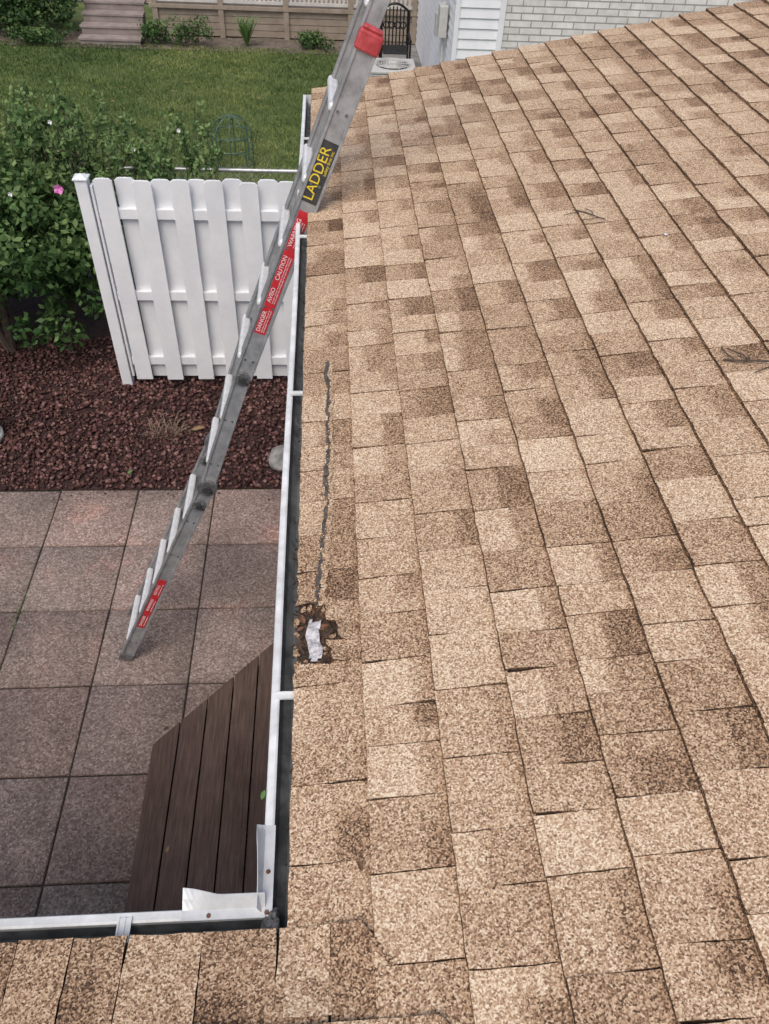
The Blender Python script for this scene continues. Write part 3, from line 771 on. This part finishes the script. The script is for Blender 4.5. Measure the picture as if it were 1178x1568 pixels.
lathe('statue_body',(-2.85,5.16,0),[(.13,0),(.135,.06),(.10,.08),(.08,.15),(.11,.26),(.09,.36),(.05,.42),(.065,.48),(.06,.54),(.02,.58)],M_statue,st)

# ================================================================ BACKYARD STRUCTURES
cf=empty('chain_link_fence'); b=MB(); CY=7.85
b.tube((-6,CY,1.2),(.4,CY,1.2),.018,n=10)
for x in(-5,-2.6,-.25): b.tube((x,CY,0),(x,CY,1.24),.028,n=10)
b.obj('pipes',M_chain,cf)
b=MB(); x=-6.0
while x<.4:
    for sg in(-1,1):
        xa=x; xb=x+sg*1.18
        if -6<=xb<=.4: b.tube((xa,CY+.003*sg,.03),(xb,CY+.003*sg,1.24),.002,n=4)
    x+=.062
b.obj('wire_mesh',M_chain,cf)
b=MB(); cx,cy=-1.28,11.1; R=.27
for z in(.05,.25,.42):
    b.poly([(cx+R*math.cos(i*math.pi/12),cy+R*math.sin(i*math.pi/12),z) for i in range(25)],.008,6)
for k in range(4):
    a=k*math.pi/4; pts=[]
    for i in range(17):
        t=math.pi*i/16; rad=R*math.cos(t); z=.42+.22*math.sin(t); pts.append((cx+rad*math.cos(a),cy+rad*math.sin(a),z))
    b.poly(pts,.008,6)
    for sg in(-1,1): b.tube((cx+sg*R*math.cos(a),cy+sg*R*math.sin(a),0),(cx+sg*R*math.cos(a),cy+sg*R*math.sin(a),.42),.008,n=6)
b.obj('wire_plant_cloche',M_wire,None)
nd=empty('raised_deck'); b=MB(); DY=17.5
for k in range(4): b.box(-3.3,6,DY,DY+.03,.02+k*.115,.125+k*.115,0)
b.box(-3.35,6,DY-.06,DY+1.6,.48,.54,0)
for x in(-3.25,-2.0,-.75,.5,1.75,3.0): b.box(x-.05,x+.05,DY-.05,DY-.001,0,1.45,0)
b.box(-3.3,6,DY-.02,DY+.02,.58,.63,1); b.box(-3.3,6,DY-.03,DY+.03,1.4,1.46,0)
x=-3.2
while x<5.9: b.box(x-.022,x+.022,DY-.012,DY+.012,.63,1.4,1); x+=.085
b.obj('deck_structure',[M_tan,M_lat],nd,0)
b=MB()
for k in range(4):
    for j in range(2): b.box(-4.6,-3.45,DY-.80+k*.28+j*.14,DY-.67+k*.28+j*.14,.07+k*.14,.11+k*.14)
    b.box(-4.58,-3.47,DY-.78+k*.28,DY-.76+k*.28,.0,.07+k*.14)
b.obj('timber_steps',M_redwood,None,.004)
b=MB(); 
for k in range(24): b.add([(-14,20.0,k*.12),(6,20.0,k*.12),(6,20.02,k*.12+.12),(-14,20.02,k*.12+.12)],[(0,1,2,3)])
b.obj('rear_house_wall',M_tan,None)
nh=empty('white_brick_house'); b=MB()
z=0
while z<4.5:
    b.add([(1.80,12.2,z),(1.80,18,z),(1.82,18,z+.125),(1.82,12.2,z+.125),(1.82,12.2,z),(1.82,18,z)],[(1,0,3,2),(0,1,5,4)])
    b.add([(1.80,12.18,z),(2.42,12.18,z),(2.42,12.2,z+.125),(1.80,12.2,z+.125),(1.8,12.2,z),(2.42,12.2,z)],[(0,1,2,3),(0,4,5,1)])
    z+=.125
b.obj('siding',M_white,nh)
b=MB(); b.box(1.775,1.84,12.165,12.21,0,4.5); b.box(2.39,2.47,12.165,12.21,0,4.5); b.obj('corner_trim',M_white,nh,.003)
b=MB(); b.box(2.47,14,12.19,12.4,0,4.5); b.obj('brick_wall',M_brick,nh)
b=MB(); b.box(1.66,1.78,12.9,13.15,1.2,1.6); b.tube((1.75,13.02,0),(1.75,13.02,1.2),.025); b.tube((1.75,13.02,1.6),(1.75,13.02,3.5),.02); b.box(1.68,1.78,13.4,13.6,1.1,1.4); b.obj('electric_meter_box',M_acw,nh,.01)
grid_obj('concrete_path',.55,1.8,9.5,17.4,-.002,10,40,.001,M_conc)
ac=empty('air_conditioner'); b=MB(); ax,ay=1.03,13.2
b.box(ax-.34,ax+.34,ay-.34,ay+.34,.04,.08); 
for k in range(18): b.box(ax-.335,ax+.335,ay-.335,ay+.335,.10+k*.034,.122+k*.034)
b.box(ax-.31,ax+.31,ay-.31,ay+.31,.05,.72); b.box(ax-.35,ax+.35,ay-.35,ay+.35,.715,.75)
b.obj('casing',M_acw,ac,.006)
b=MB(); b.tube((ax,ay,.751),(ax,ay,.756),.25,n=32)
b.obj('fan_opening',M_dark,ac)
b=MB()
for q in(.06,.10,.14,.18,.22,.26): b.poly([(ax+q*math.cos(i*math.pi/12),ay+q*math.sin(i*math.pi/12),.775) for i in range(25)],.006,5)
b.tube((ax,ay,.77),(ax,ay,.785),.07,n=16)
for i in range(10): b.tube((ax,ay,.78),(ax+.29*math.cos(i*.628),ay+.29*math.sin(i*.628),.765),.005,n=5)
b.obj('fan_grille',M_acw,ac)
b=MB(); hx,hy=1.22,15.3
for sx in(-.25,.25):
    b.tube((hx+sx,hy-.22,0),(hx+sx,hy-.22,.62),.018); b.tube((hx+sx,hy+.22,0),(hx+sx,hy+.26,.95),.018); b.tube((hx+sx,hy-.24,.62),(hx+sx,hy+.24,.64),.022)
for i in range(9): b.tube((hx-.22,hy-.22+i*.055,.43),(hx+.22,hy-.22+i*.055,.43),.018)
for i in range(8): 
    x=hx-.22+i*.063; b.tube((x,hy+.23,.44),(x,hy+.26,.95+.08*math.sin(math.pi*i/7)),.012)
b.poly([(hx-.25+i*.05,hy+.26,.95+.12*math.sin(math.pi*i/10)) for i in range(11)],.02)
for i in range(4): b.poly([(hx-.15+i*.1+.05*math.cos(j*.7),hy+.255,.75+.05*math.sin(j*.7)) for j in range(10)],.012)
b.obj('wrought_iron_chair',M_black,None)

# ================================================================ LIGHT, WORLD, CAMERA
w=bpy.data.worlds.new('World'); S.world=w; w.use_nodes=True; t=w.node_tree
sky=t.nodes.new('ShaderNodeTexSky'); sky.sky_type='NISHITA'; sky.sun_disc=False
EL=math.radians(58); AZ=math.radians(200)
sky.sun_elevation=EL; sky.sun_rotation=AZ; sky.air_density=1.0; sky.dust_density=4; sky.ozone_density=.6
bg=t.nodes['Background']; bg.inputs['Strength'].default_value=.15; t.links.new(sky.outputs[0],bg.inputs[0])
sl=bpy.data.lights.new('sun','SUN'); sl.energy=1.5; sl.angle=math.radians(40); sl.color=(1,.965,.92)
so=bpy.data.objects.new('sun',sl); COL.objects.link(so)
dirv=Vector((math.sin(AZ)*math.cos(EL),math.cos(AZ)*math.cos(EL),math.sin(EL)))
so.rotation_euler=dirv.to_track_quat('Z','Y').to_euler(); so.location=(0,0,20)
S.view_settings.view_transform='Standard'; S.view_settings.look='None'; S.view_settings.exposure=0

cam=bpy.data.cameras.new('camera'); co=bpy.data.objects.new('camera',cam); COL.objects.link(co)
psi=math.atan(.1); roll=.06; pt=math.radians(45)
f=Vector((math.sin(psi)*math.cos(pt),math.cos(psi)*math.cos(pt),-math.sin(pt))); r0=Vector((math.cos(psi),-math.sin(psi),0)); u0=r0.cross(f)
R=r0*math.cos(roll)+u0*math.sin(roll); U=-r0*math.sin(roll)+u0*math.cos(roll)
M=Matrix((R,U,-f)).transposed().to_4x4(); M.translation=Vector((0,0,4.27)); co.matrix_world=M
cam.sensor_fit='VERTICAL'; cam.sensor_height=36; cam.lens=36*1180/1568; cam.clip_start=.05; cam.clip_end=500
S.camera=co
